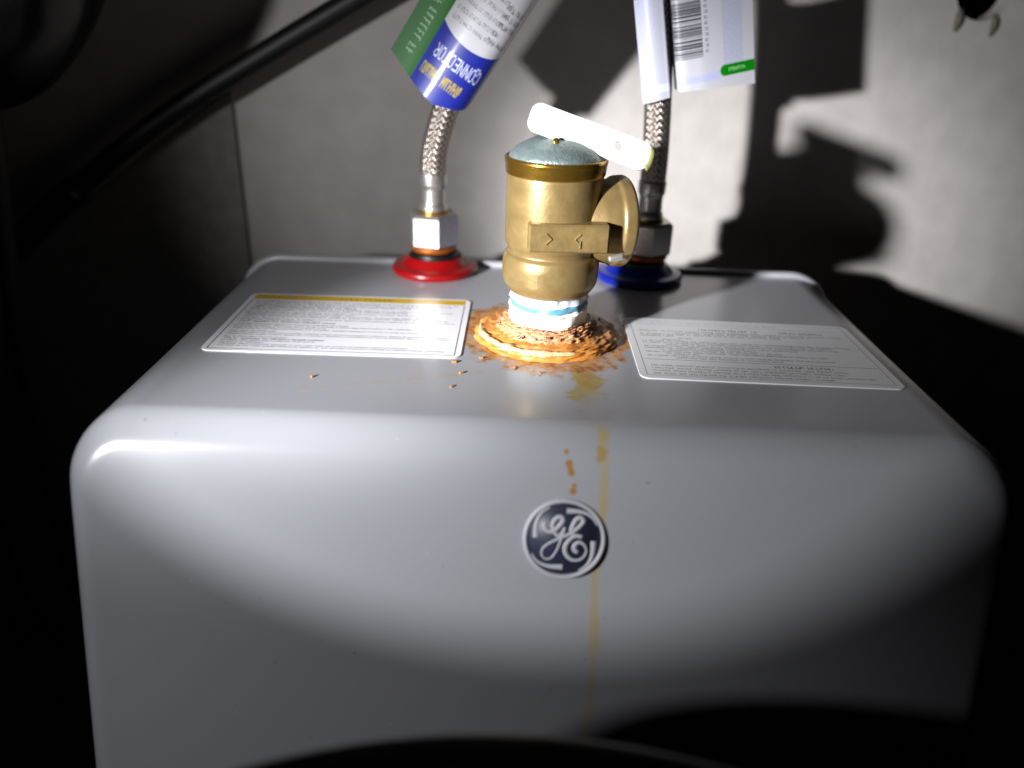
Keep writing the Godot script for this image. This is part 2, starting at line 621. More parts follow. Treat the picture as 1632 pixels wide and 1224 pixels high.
func important_print() -> Image:
	var img := Image.create(1024, 700, false, Image.FORMAT_RGB8)
	img.fill(Color(0.88, 0.88, 0.885))
	var ink := Color(0.2, 0.2, 0.22)
	for r in [Rect2i(28, 30, 968, 4), Rect2i(28, 664, 968, 4), Rect2i(28, 30, 4, 638), Rect2i(992, 30, 4, 638)]:
		img.fill_rect(r, Color(0.6, 0.6, 0.62))
	small_print(img, 60, 52, 700, 12, Color(0.55, 0.55, 0.57))
	img.fill_rect(Rect2i(60, 84, 900, 3), Color(0.6, 0.6, 0.62))
	small_print(img, 330, 118, 600, 22, ink, 0.0)
	small_print(img, 690, 118, 900, 22, ink, 0.0)
	var y := 156
	while y < 480:
		small_print(img, 60 + (rng.randi_range(60, 220) if rng.randf() < 0.3 else 0), y, 960 - (rng.randi_range(40, 320) if rng.randf() < 0.4 else 0), 15, ink)
		y += 21
	img.fill_rect(Rect2i(40, 500, 944, 4), Color(0.5, 0.5, 0.52))
	small_print(img, 560, 520, 820, 24, ink, 0.0)
	y = 558
	while y < 645:
		small_print(img, 60, y, 950 - rng.randi_range(0, 160), 15, ink)
		y += 27
	img.generate_mipmaps()
	return img

# ---------------------------------------------------------------- fittings

func hex_nut(across: float, h: float) -> ArrayMesh:
	var r := across / sqrt(3.0)
	return turned([Vector2(0.006, 0.0), Vector2(r * 0.9, 0.0), Vector2(r, 0.0016), Vector2(r, h - 0.0016), Vector2(r * 0.9, h), Vector2(0.006, h)], 6, Transform3D.IDENTITY, true)

func braid_mat(tone: Color) -> StandardMaterial3D:
	var n := 64
	var img := Image.create(n, n, false, Image.FORMAT_RGB8)
	var hgt := Image.create(n, n, false, Image.FORMAT_RGB8)
	for y in n:
		for x in n:
			# two bands of wires crossing over and under each other
			var a := fposmod(float(x + y) / n * 2.0, 1.0)
			var b := fposmod(float(x - y) / n * 2.0, 1.0)
			var over := (int(floor(float(x + y) / n * 2.0)) + int(floor(float(x - y + n) / n * 2.0))) % 2 == 0
			var t := a if over else b
			var wires := 0.5 + 0.5 * cos(t * TAU * 3.0)
			var bow := sin((b if over else a) * PI)
			var v := 0.3 + 0.7 * bow * (0.55 + 0.45 * wires)
			img.set_pixel(x, y, Color(v, v, v))
			hgt.set_pixel(x, y, Color(v, v, v))
	img.generate_mipmaps()
	var m := mat(tone, 0.28, 0.9)
	m.albedo_texture = ImageTexture.create_from_image(img)
	m.heightmap_enabled = true
	m.heightmap_texture = ImageTexture.create_from_image(hgt)
	m.heightmap_scale = 0.06
	return m

func hose(called: String, label: String, at: Vector3, path: Array, ferrule: Material, nut: Material, ring: Material, braid: Material, facet: float) -> Node3D:
	var o := thing(called, label, "hose", at, "braided hoses on the heater")
	var nm := obj("nut", hex_nut(0.0248, 0.0185), nut, o, Vector3(0, 0.0145, 0))
	nm.rotation.y = facet
	obj("brass_ring", turned(rounded([Vector2(0.007, 0.0118), Vector2(0.0122, 0.0118), Vector2(0.0126, 0.0145), Vector2(0.007, 0.0147)], 0.0008), 48), ring, o)
	obj("ferrule", turned(rounded([Vector2(0.004, 0.032), Vector2(0.0078, 0.033), Vector2(0.0076, 0.0365), Vector2(0.0066, 0.0385), Vector2(0.0064, 0.0465), Vector2(0.0074, 0.048), Vector2(0.0076, 0.0545), Vector2(0.005, 0.0552)], 0.0008), 40), ferrule, o)
	obj("brass_tip", turned(rounded([Vector2(0.002, 0.0325), Vector2(0.0082, 0.0328), Vector2(0.0082, 0.0346), Vector2(0.002, 0.0348)], 0.0005), 32), mat(Color(0.72, 0.55, 0.22), 0.3, 0.9), o)
	obj("braided_sleeve", tube(smooth_path(path, 14), 0.0070, 32, 7.0, 145.0), braid, o)
	return o

# ---------------------------------------------------------------- hang tags

# a strip of printed film bent to a section (across, towards the viewer) and running along an axis
func film(section: Array, along: float, back: float, base: Vector3, axis: Vector3, across: Vector3, dip: Callable) -> ArrayMesh:
	var st := start()
	st.set_smooth_group(0)
	var pts := []
	for p in section:
		pts.append(Vector3(p[0], p[1], 0))
	var path := smooth_path(pts, 8)
	var out := axis.cross(across).normalized()
	if out.z < 0.0:
		out = -out
	var n := path.size()
	var us := PackedFloat32Array()
	var total := 0.0
	for i in n:
		if i > 0:
			total += path[i].distance_to(path[i - 1])
		us.append(total)
	var rows := 16
	for k in rows:
		for i in n - 1:
			var q := []
			var u := []
			for e in [[i, k], [i + 1, k], [i + 1, k + 1], [i, k + 1]]:
				var s: Vector3 = path[e[0]]
				var w := us[e[0]] / total
				var t: float = lerpf(dip.call(w), along, float(e[1]) / rows)
				q.append(base + across * s.x + out * s.y + axis * t)
				u.append(Vector2(w, 1.0 - t / along))
			quad(st, q[0], q[1], q[2], q[3], u[0], u[1], u[2], u[3])
	return finish(st, base + axis * along * 0.5 - out * back)

func blue_tag_print() -> Image:
	# across: green flap, then the blue and white face, then the clear back; up: lower end of the tag at the bottom
	var w := 1024
	var h := 1024
	var img := Image.create(w, h, false, Image.FORMAT_RGB8)
	img.fill(Color(0.76, 0.76, 0.775))
	var split := 0.28 * w
	var mm := 0.11 / h
	for x in w:
		var f := float(x) / w
		# the edge between blue and white bows
		var up := 0.0265 + 0.004 * pow(absf(f - 0.58) / 0.3, 2.0)
		if f > 0.28 and f < 0.95:
			img.fill_rect(Rect2i(x, h - int(up / mm), 1, int(up / mm)), Color(0.06, 0.13, 0.56))
		if f <= 0.28:
			img.fill_rect(Rect2i(x, 0, 1, h), Color(0.02, 0.40, 0.04))
	# wording on blue, upside down
	word_upside_down(img, "CONNECTOR", 840, h - 130, 9, 9, Color(0.78, 0.8, 0.86))
	for k in 2:
		var x0 := 330 + k * 235
		for c in 8:
			var ink := Color(0.72, 0.64, 0.03)
			img.fill_rect(Rect2i(x0 + c * 24, h - 90, 8, 54), ink)
			img.fill_rect(Rect2i(x0 + c * 24, h - 90 + [0, 21, 43][rng.randi() % 3], 19, 11), ink)
			if rng.randf() < 0.6:
				img.fill_rect(Rect2i(x0 + c * 24 + 13, h - 86, 7, 34), ink)
	img.fill_rect(Rect2i(770, h - 205, 40, 36), Color(0.62, 0.66, 0.8))
	img.fill_rect(Rect2i(782, h - 195, 18, 18), Color(0.06, 0.13, 0.56))
	# light lettering along the green flap
	var y := h - 60
	while y > 60:
		for k in 3:
			img.fill_rect(Rect2i(112 + k * 26, y - rng.randi_range(14, 22), 20, 5), Color(0.60, 0.76, 0.60))
		img.fill_rect(Rect2i(112, y - 20, 74, 4), Color(0.60, 0.76, 0.60))
		img.fill_rect(Rect2i(112 + [0, 36, 70][rng.randi() % 3], y - 20, 8, 16), Color(0.60, 0.76, 0.60))
		y -= 27 if rng.randf() < 0.85 else 44
	# small grey print on the white
	for k in 15:
		small_print(img, 330, 60 + k * 45, 900 - rng.randi_range(0, 160), 20, Color(0.38, 0.38, 0.42))
	for k in 5:
		small_print(img, 700, 520 + k * 40, 900, 24, Color(0.2, 0.2, 0.22))
	img.generate_mipmaps()
	return img

func barcode_print() -> Image:
	var w := 1024
	var h := 1024
	var img := Image.create(w, h, false, Image.FORMAT_RGB8)
	img.fill(Color(0.76, 0.76, 0.785))
	var blue := Color(0.62, 0.65, 0.8)
	# columns of tiny blue print
	for x in range(690, 900, 9):
		var y := 40 + rng.randi_range(0, 30)
		while y < 850:
			var len := rng.randi_range(20, 120)
			img.fill_rect(Rect2i(x, y, 4, len), blue)
			y += len + rng.randi_range(5, 16)
	img.fill_rect(Rect2i(0, 900, 640, 84), Color(0.72, 0.74, 0.86))
	for k in 3:
		small_print(img, 40, 908 + k * 26, 600, 14, blue)
	for x in range(30, 90, 9):
		img.fill_rect(Rect2i(x, 60, 3, 800), Color(0.74, 0.76, 0.87))
	# bar code, its bars lying across, with its row of figures beside it
	var y := 20
	var dark := Color(0.1, 0.1, 0.13)
	while y < 720:
		var t: int = [5, 5, 8, 12, 17][rng.randi() % 5]
		img.fill_rect(Rect2i(140, y, 330, t), dark)
		y += t + [4, 5, 8, 12][rng.randi() % 4]
	for k in 12:
		var g := 40 + k * 56
		img.fill_rect(Rect2i(500, g, 34, 7), Color(0.35, 0.35, 0.4))
		img.fill_rect(Rect2i(500 + [0, 27][rng.randi() % 2], g, 7, 26), Color(0.35, 0.35, 0.4))
		img.fill_rect(Rect2i(500, g + 20, 34, 7), Color(0.35, 0.35, 0.4))
	# green pill at the lower outer corner
	for px in range(640, 1024):
		for py in range(846, 968):
			var c := Vector2(clampf(px, 700, 1100), clampf(py, 905, 909))
			if Vector2(px, py).distance_to(c) < 57.0:
				img.set_pixel(px, py, Color(0.02, 0.5, 0.03))
	small_print(img, 740, 888, 930, 38, Color(0.7, 0.88, 0.7), 0.0)
	img.generate_mipmaps()
	return img

# ---------------------------------------------------------------- everything

func _ready() -> void:
	rng.seed = 41
	fbm.seed = 5
	fbm.frequency = 0.11
	fbm.fractal_octaves = 4
	fine.seed = 9
	fine.frequency = 0.32
	fine.fractal_octaves = 2

	# camera
	var cam := Camera3D.new()
	cam.name = "camera"
	add_child(cam)
	cam.transform = Transform3D(Basis(Vector3.RIGHT, deg_to_rad(-25.5)) * Basis(Vector3.BACK, deg_to_rad(2.1)), Vector3(0, TOP + 0.133, 0))
	var lens := CameraAttributesPhysical.new()
	lens.frustum_focal_length = 24.176          # a vertical view of 52.8 degrees
	lens.frustum_focus_distance = 0.335
	lens.frustum_near = 0.02
	lens.frustum_far = 20.0
	lens.exposure_aperture = 3.2
	cam.attributes = lens
	cam.fov = 52.8
	cam.near = 0.02
	cam.far = 20.0
	cam.current = true

	# no daylight reaches the cabinet: the air is black, torch and added fills give all the light
	var env := Environment.new()
	env.background_mode = Environment.BG_COLOR
	env.background_color = Color.BLACK
	env.tonemap_mode = Environment.TONE_MAPPER_LINEAR
	env.tonemap_exposure = 1.12
	env.sdfgi_enabled = true
	env.ssao_enabled = true
	env.ssil_enabled = true
	var world := WorldEnvironment.new()
	world.name = "world_environment"
	world.environment = env
	add_child(world)

	# the hand torch: a beam with a rim, brighter in its middle, plus two added fills, side and lower, aimed apart
	for s in [["torch_beam", 14.15, 0.05, 0.255, AIM], ["torch_hot_spot", 12.0, 1.0, 0.86, Vector3(0.620, -0.186, -0.762)], ["added_side_fill", 24.0, 1.0, 0.15, Vector3(0.550, -0.119, -0.827)], ["added_lower_fill", 23.0, 1.0, 0.066, Vector3(0.580, -0.516, -0.630)]]:
		var l := SpotLight3D.new()
		l.name = s[0]
		add_child(l)
		l.position = TORCH
		l.basis = Basis.looking_at(s[4], Vector3.UP)
		l.spot_angle = s[1]
		l.spot_angle_attenuation = s[2]
		l.light_energy = s[3]
		l.light_color = Color(0.985, 0.985, 1.0)
		l.light_size = 0.016
		l.spot_range = 4.0
		l.spot_attenuation = 2.0
		l.shadow_enabled = true

	build_cabinet()
	build_heater()
	build_valve()
	build_hoses()
	build_tags()
	build_surroundings()

func build_cabinet() -> void:
	var plaster := mottled(Color(0.70, 0.68, 0.66), Color(0.76, 0.74, 0.72), 0.62, 0.0, 0.16, 0.010, 0.012, 3)
	var back := CSGCombiner3D.new()
	back.name = "back_wall"
	back.set_meta("kind", "structure")
	add_child(back)
	var slab := CSGBox3D.new()
	slab.name = "wall_slab"
	slab.size = Vector3(1.1, 0.8, 0.016)
	slab.position = Vector3(0.03, 0.4, WALL_Z - 0.008)
	slab.material = plaster
	back.add_child(slab)
	var hole := CSGCylinder3D.new()
	hole.name = "pipe_hole"
	hole.operation = CSGShape3D.OPERATION_SUBTRACTION
	hole.radius = 0.0175
	hole.height = 0.1
	hole.sides = 40
	hole.rotation.x = PI / 2
	hole.position = Vector3(0.2785, 0.5165, WALL_Z)
	hole.material = plaster
	back.add_child(hole)
	for d in [[0.2655, 0.4995, 0.0035], [0.2880, 0.4975, 0.0030]]:
		var drip := obj("glue_drip", tube(smooth_path([Vector3(d[0], d[1] + 0.006, WALL_Z), Vector3(d[0] + 0.0008, d[1], WALL_Z + 0.0004), Vector3(d[0], d[1] - 0.007, WALL_Z)], 6), func(t: float) -> float: return d[2] * (0.25 + 0.5 * sin(t * PI)), 10), mat(Color(0.38, 0.35, 0.31), 0.6), back)
		drip.name = "glue_drip" if d[0] < 0.27 else "glue_drip_001"
	var board := mottled(Color(0.13, 0.10, 0.08), Color(0.19, 0.15, 0.12), 0.7, 0.0, 0.2, 0.012, 0.02, 11)
	struct("left_wall", box(Vector3(0.016, 0.8, 0.62), 0.001, Vector3(-0.43, 0.4, WALL_Z + 0.31)), board)
	struct("right_wall", box(Vector3(0.016, 0.8, 0.62), 0.001, Vector3(0.50, 0.4, WALL_Z + 0.31)), board)
	struct("floor", box(Vector3(1.0, 0.016, 0.62), 0.001, Vector3(0.035, -0.0085, WALL_Z + 0.31)), board)
	struct("ceiling", box(Vector3(1.0, 0.02, 0.62), 0.001, Vector3(0.035, 0.78, WALL_Z + 0.31)), board)

func build_heater() -> void:
	var heater := thing("water_heater", "squat light grey water heater with round badge and rust stains under the relief valve", "water heater")
	var sheet := shell_mesh()
	var paint := mat(Color.WHITE, 0.26)
	paint.roughness_texture = noise_tex(0.006, 33, Color(0.72, 0.72, 0.72), Color(1, 1, 1), 5)
	paint.albedo_texture = ImageTexture.create_from_image(shell_paint())
	obj("shell", sheet, paint, heater)
	# the seam that stands proud round the back edge
	var seam := PackedVector3Array()
	for i in 8:
		seam.append(Vector3(CX - HALF, lerpf(0.05, TOP - CORNER - 0.004, i / 7.0), BACK - 0.002))
	for i in 17:
		var t := PI / 2 * i / 16.0
		seam.append(Vector3(CX - HALF + CORNER - CORNER * cos(t), TOP - CORNER + CORNER * sin(t), BACK - 0.002))
	for i in 11:
		seam.append(Vector3(lerpf(CX - HALF + CORNER + 0.004, CX + HALF - CORNER - 0.004, i / 10.0), TOP, BACK - 0.002))
	for i in 17:
		var t := PI / 2 * i / 16.0
		seam.append(Vector3(CX + HALF - CORNER + CORNER * sin(t), TOP - CORNER + CORNER * cos(t), BACK - 0.002))
	for i in 8:
		seam.append(Vector3(CX + HALF, lerpf(TOP - CORNER - 0.004, 0.05, i / 7.0), BACK - 0.002))
	obj("back_seam", tube(seam, 0.0028, 10), mat(Color(0.64, 0.645, 0.66), 0.3), heater)
	badge(heater)
	var caution := obj("caution_label", sheet_label(-0.1335, -0.0225, -0.3745, -0.3005, -0.012), print_mat(caution_print(), 0.35), heater)
	caution.set_meta("label", "white label with a yellow band along its far edge")
	var important := obj("instruction_label", sheet_label(0.0528, 0.1615, -0.3590, -0.2885, 0.02), print_mat(important_print(), 0.35), heater)
	important.set_meta("label", "white label with grey print and no band")
	# the spud in the middle: a rusted flange, thick with scale
	var rust := mottled(Color(0.68, 0.40, 0.15), Color(0.90, 0.65, 0.35), 0.34, 0.0, 0.03, 0.007, 0.015, 21)
	var scaly := mottled(Color(0.58, 0.36, 0.22), Color(0.92, 0.72, 0.54), 0.36, 0.0, 0.016, 0.010, 0.035, 25)
	var lumpy := func(t: float, k: int, r: float, y: float) -> Vector2:
		var n := fbm.get_noise_3d(sin(t) * 40.0, k * 3.0, cos(t) * 40.0)
		return Vector2(n * 0.0022, n * 0.0007 if y > 0.001 else 0.0)
	var fl := obj("tank_flange", turned(rounded([Vector2(0.0334, 0.0001), Vector2(0.0322, 0.0019), Vector2(0.0298, 0.0031), Vector2(0.0262, 0.0034), Vector2(0.021, 0.0046), Vector2(0.012, 0.0046)], 0.001), 96, Transform3D.IDENTITY, false, lumpy), rust, heater, VALVE)
	var rough := func(t: float, k: int, r: float, y: float) -> Vector2:
		var n := fbm.get_noise_3d(sin(t) * 62.0, k * 5.0 + 30.0, cos(t) * 62.0)
		return Vector2(n * 0.0026, n * 0.0014 if y > 0.0035 else 0.0)
	obj("scale_ring", turned(rounded([Vector2(0.0232, 0.0038), Vector2(0.0220, 0.0056), Vector2(0.0206, 0.0074), Vector2(0.0185, 0.0082), Vector2(0.015, 0.0082)], 0.001), 120, Transform3D.IDENTITY, false, rough), scaly, fl)
	# cream bead: the wet glint on the flange's front left edge, painted in
	var glint_way := PackedVector3Array()
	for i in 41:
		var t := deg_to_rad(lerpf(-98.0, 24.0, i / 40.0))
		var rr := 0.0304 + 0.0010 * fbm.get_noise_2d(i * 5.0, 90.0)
		glint_way.append(Vector3(rr * sin(t), 0.0024, rr * cos(t)))
	obj("painted_rim_glint", tube(glint_way, func(t: float) -> float: return 0.0003 + 0.0019 * sqrt(sin(clampf(t, 0.0, 1.0) * PI)) * (0.75 + 0.6 * fbm.get_noise_2d(t * 90.0, 40.0)), 10), mottled(Color(0.80, 0.62, 0.38), Color(0.94, 0.87, 0.72), 0.35, 0.0, 0.02, 0.02, 0.04, 23), fl)
	# flakes of scale on the collar, some still shiny
	var st := start()
	for i in 26:
		var t := rng.randf() * TAU
		var r := rng.randf_range(0.0185, 0.0255)
		var s := rng.randf_range(0.0006, 0.0018)
		chamfered(st, Vector3(s, s * 0.6, s * 0.8), s * 0.2, Transform3D(Basis.from_euler(Vector3(rng.randf() * 2, rng.randf() * 6, rng.randf() * 2)), Vector3(r * sin(t), 0.0082 - (r - 0.0185) * 0.35 + s * 0.2, r * cos(t))))
	var flakes := obj("scale_flakes", finish(st, Vector3(0, -0.05, 0)), mottled(Color(0.3, 0.2, 0.16), Color(0.62, 0.55, 0.5), 0.3, 0.4, 0.01, 0.02, 0.0, 31), fl)
	flakes.set_meta("kind", "stuff")
	# coloured collars of the two water connections
	var black := mat(Color(0.05, 0.05, 0.055), 0.4)
	for c in [["hot_collar", -0.0462, Color(0.52, 0.03, 0.045), "red collar"], ["cold_collar", 0.0700, Color(0.02, 0.10, 0.50), "blue collar"]]:
		var col := obj(c[0], turned(rounded([Vector2(0.0238, 0.0001), Vector2(0.0246, 0.0022), Vector2(0.0236, 0.0040), Vector2(0.0190, 0.0048), Vector2(0.0168, 0.0075), Vector2(0.0150, 0.0092), Vector2(0.0140, 0.0088), Vector2(0.013, 0.004)], 0.0012), 64), mat(c[2], 0.28), heater, Vector3(c[1], TOP, -0.427))
		col.set_meta("label", c[3])
		obj("connection_sleeve", turned(rounded([Vector2(0.006, 0.002), Vector2(0.0136, 0.002), Vector2(0.0136, 0.0112), Vector2(0.006, 0.0114)], 0.0008), 48), black, col)

func build_valve() -> void:
	var v := thing("relief_valve", "brass temperature and pressure relief valve with a white lever on the rusted flange", "valve", VALVE)
	var brass := mottled(Color(0.50, 0.42, 0.26), Color(0.60, 0.51, 0.33), 0.37, 0.42, 0.05, 0.012, 0.006, 51)
	var bright := mottled(Color(0.66, 0.50, 0.18), Color(0.74, 0.58, 0.24), 0.24, 0.9, 0.05, 0.02, 0.0, 55)
	# sealing tape on the nipple, wound a little unevenly
	var wound := func(t: float, k: int, r: float, y: float) -> Vector2:
		return Vector2(fbm.get_noise_3d(sin(t) * 25.0, y * 1500.0, cos(t) * 25.0) * 0.0015 + 0.00025 * sin(y * 5200.0), 0.0006 * sin(t * 2.0 + y * 300.0))
	var white := mat(Color(0.9, 0.9, 0.88), 0.5)
	obj("sealing_tape", turned(rounded([Vector2(0.011, 0.0078), Vector2(0.0172, 0.0078), Vector2(0.0178, 0.0100), Vector2(0.0178, 0.0150), Vector2(0.0168, 0.0162)], 0.0006), 80, Transform3D.IDENTITY, false, wound), white, v)
	var upper := obj("sealing_tape", turned(rounded([Vector2(0.0165, 0.0176), Vector2(0.0172, 0.0182), Vector2(0.0170, 0.0222), Vector2(0.015, 0.0228)], 0.0006), 80, Transform3D.IDENTITY, false, wound), mat(Color(0.82, 0.86, 0.88), 0.5), v)
	upper.set_meta("label", "upper turn of tape")
	var band := obj("pipe_dope", turned(rounded([Vector2(0.0160, 0.0156), Vector2(0.0172, 0.0160), Vector2(0.0172, 0.0180), Vector2(0.0160, 0.0184)], 0.0004), 80, Transform3D.IDENTITY, false, wound), mat(Color(0.36, 0.58, 0.66), 0.5), v)
	band.set_meta("label", "pale blue line of thread sealant")
	# body
	obj("valve_body", turned(rounded([Vector2(0.012, 0.0215), Vector2(0.0178, 0.0215), Vector2(0.0212, 0.0265), Vector2(0.0216, 0.0350), Vector2(0.0206, 0.0388), Vector2(0.0190, 0.0400), Vector2(0.0194, 0.0418), Vector2(0.0208, 0.0440), Vector2(0.0206, 0.0740), Vector2(0.016, 0.0742)], 0.002, 5), 80), brass, v)
	obj("cap_ring", turned(rounded([Vector2(0.0198, 0.0728), Vector2(0.0211, 0.0732), Vector2(0.0216, 0.0775), Vector2(0.0220, 0.0792), Vector2(0.0214, 0.0802), Vector2(0.0195, 0.0800)], 0.0007), 80), bright, v)
	var zinc := mottled(Color(0.46, 0.53, 0.52), Color(0.62, 0.67, 0.67), 0.35, 0.55, 0.03, 0.02, 0.03, 61)
	obj("bonnet", turned(rounded([Vector2(0.0203, 0.0792), Vector2(0.0196, 0.0812), Vector2(0.0165, 0.0842), Vector2(0.0105, 0.0872), Vector2(0.0050, 0.0886), Vector2(0.0018, 0.0889)], 0.003, 5), 80), zinc, v)
	obj("stem", turned(rounded([Vector2(0.0, 0.086), Vector2(0.0019, 0.086), Vector2(0.0019, 0.0955), Vector2(0.0024, 0.096), Vector2(0.0024, 0.0970), Vector2(0.0, 0.0972)], 0.0004), 24), bright, v)
	# lever: a flat bar with rounded ends and a hole near its outer end, turned to the front
	var along := Vector3(0.0438, -0.0138, 0.0).normalized()
	var face := Vector3(-0.28, 0.50, 0.86)
	face = (face - along * face.dot(along)).normalized()
	var lx := Transform3D(Basis(along, face.cross(along), face), Vector3(0.0283, 0.4492, -0.3290) - VALVE)
	var lever := CSGCombiner3D.new()
	lever.name = "lever"
	v.add_child(lever)
	lever.transform = lx
	var bar := CSGPolygon3D.new()
	bar.name = "bar"
	var outline := PackedVector2Array()
	for c in [[0.0222, 0.0019, 0.0, 0.0040], [-0.0222, 0.0019, PI / 2, 0.0040], [-0.0222, -0.0019, PI, 0.0040], [0.0222, -0.0019, PI * 1.5, 0.0040]]:
		for i in 8:
			var t: float = c[2] + PI / 2 * i / 7.0
			outline.append(Vector2(c[0] + c[3] * cos(t), c[1] + c[3] * sin(t)))
	bar.polygon = outline
	bar.depth = 0.0018
	bar.material = mat(Color(0.93, 0.93, 0.90), 0.4)
	lever.add_child(bar)
	var eye := CSGCylinder3D.new()
	eye.name = "eye"
	eye.operation = CSGShape3D.OPERATION_SUBTRACTION
	eye.radius = 0.0019
	eye.height = 0.02
	eye.sides = 24
	eye.rotation.x = PI / 2
	eye.position = Vector3(0.0122, 0.0005, 0.0)
	eye.material = bar.material
	lever.add_child(eye)
	var tip := obj("lever_lip", tube(smooth_path([Vector3(0.0258, -0.0042, -0.0012), Vector3(0.0268, -0.002, -0.0012), Vector3(0.0268, 0.002, -0.0012), Vector3(0.0258, 0.0042, -0.0012)], 6), 0.0016, 12), mat(Color(0.56, 0.55, 0.34), 0.5), v)
	tip.transform = lx
	var pin := obj("lever_pin", turned(rounded([Vector2(0.0, 0.0), Vector2(0.0014, 0.0), Vector2(0.0014, 0.0014), Vector2(0.0, 0.0017)], 0.0004), 20), bright, v)
	pin.transform = Transform3D(Basis(Vector3.RIGHT, PI / 2 - 0.5), lx * Vector3(-0.0128, -0.0072, 0.001))
	# raised plate on the body, with marks cast into it
	var az := deg_to_rad(4.0)
	var turn := Basis(Vector3.UP, az)
	var plate := obj("cast_plate", box(Vector3(0.0335, 0.0118, 0.008), 0.0008), brass, v)
	plate.transform = Transform3D(turn, Vector3(0.0045, 0.0508, 0.0) + turn * Vector3(0, 0, 0.0190))
	var marks := start()
	for m in [[-0.0085, 0.0, 1.0], [0.0035, 0.0, -1.0]]:
		for s in [-1, 1]:
			chamfered(marks, Vector3(0.0034, 0.0007, 0.0008), 0.0002, Transform3D(Basis(Vector3.BACK, -s * 0.75 * m[2]), Vector3(m[0], s * 0.0011, 0.0042)))
	chamfered(marks, Vector3(0.0007, 0.0030, 0.0008), 0.0002, Transform3D(Basis.IDENTITY, Vector3(0.0046, -0.0022, 0.0042)))
	obj("cast_mark", finish(marks, Vector3(0, 0, -0.05)), brass, plate)
	# outlet: a bell that opens to the right and a little away
	var way := Vector3(0.96, -0.02, -0.27).normalized()
	var ox := Transform3D(Basis(way.cross(Vector3.UP).normalized(), way, way.cross(Vector3.UP).normalized().cross(way)), Vector3(0.004, 0.0532, 0.003))
	ox.basis = Basis(ox.basis.x, way, ox.basis.x.cross(way))
	obj("outlet", turned(rounded([Vector2(0.0120, 0.004), Vector2(0.0146, 0.0090), Vector2(0.0168, 0.0140), Vector2(0.0180, 0.0185), Vector2(0.0184, 0.0210), Vector2(0.0195, 0.0222), Vector2(0.0199, 0.0264), Vector2(0.0189, 0.0278), Vector2(0.0165, 0.0276), Vector2(0.0150, 0.0240), Vector2(0.0145, 0.014), Vector2(0.0, 0.013)], 0.0012, 4), 80, ox), brass, v)
	obj("drain_pin", turned(rounded([Vector2(0.0, -0.0035), Vector2(0.0015, -0.0030), Vector2(0.0016, 0.0030), Vector2(0.0, 0.0036)], 0.0008), 20, Transform3D(Basis(Vector3.BACK, PI / 2 + 0.25), Vector3(0.0262, 0.0432, 0.0205))), mat(Color(0.85, 0.84, 0.8), 0.25, 0.8), v)

func build_hoses() -> void:
	var steel := mottled(Color(0.66, 0.645, 0.63), Color(0.78, 0.765, 0.75), 0.34, 0.85, 0.02, 0.02, 0.0, 71)
	var braid := braid_mat(Color(0.95, 0.89, 0.84))
	var copper := mat(Color(0.66, 0.36, 0.10), 0.4, 0.6)
	hose("supply_hose", "braided steel hose rising from the red collar, left of the valve", Vector3(-0.0470, TOP, -0.427),
		[Vector3(0, 0.0535, 0), Vector3(0.0006, 0.064, 0), Vector3(0.0034, 0.076, 0), Vector3(0.0078, 0.089, 0.0005), Vector3(0.0170, 0.109, 0.002), Vector3(0.0300, 0.139, 0.004), Vector3(0.0460, 0.180, 0.0), Vector3(0.058, 0.26, -0.02), Vector3(0.06, 0.40, -0.04)],
		steel, steel, copper, braid, deg_to_rad(17.0))
	hose("supply_hose", "braided steel hose rising from the blue collar, behind the valve", Vector3(0.0722, TOP, -0.427),
		[Vector3(0, 0.0535, 0), Vector3(-0.0002, 0.070, 0), Vector3(-0.0018, 0.095, 0), Vector3(-0.0040, 0.118, 0), Vector3(-0.0075, 0.145, 0), Vector3(-0.012, 0.185, -0.004), Vector3(-0.016, 0.26, -0.02), Vector3(-0.016, 0.40, -0.04)],
		steel, steel, copper, braid, deg_to_rad(5.0))

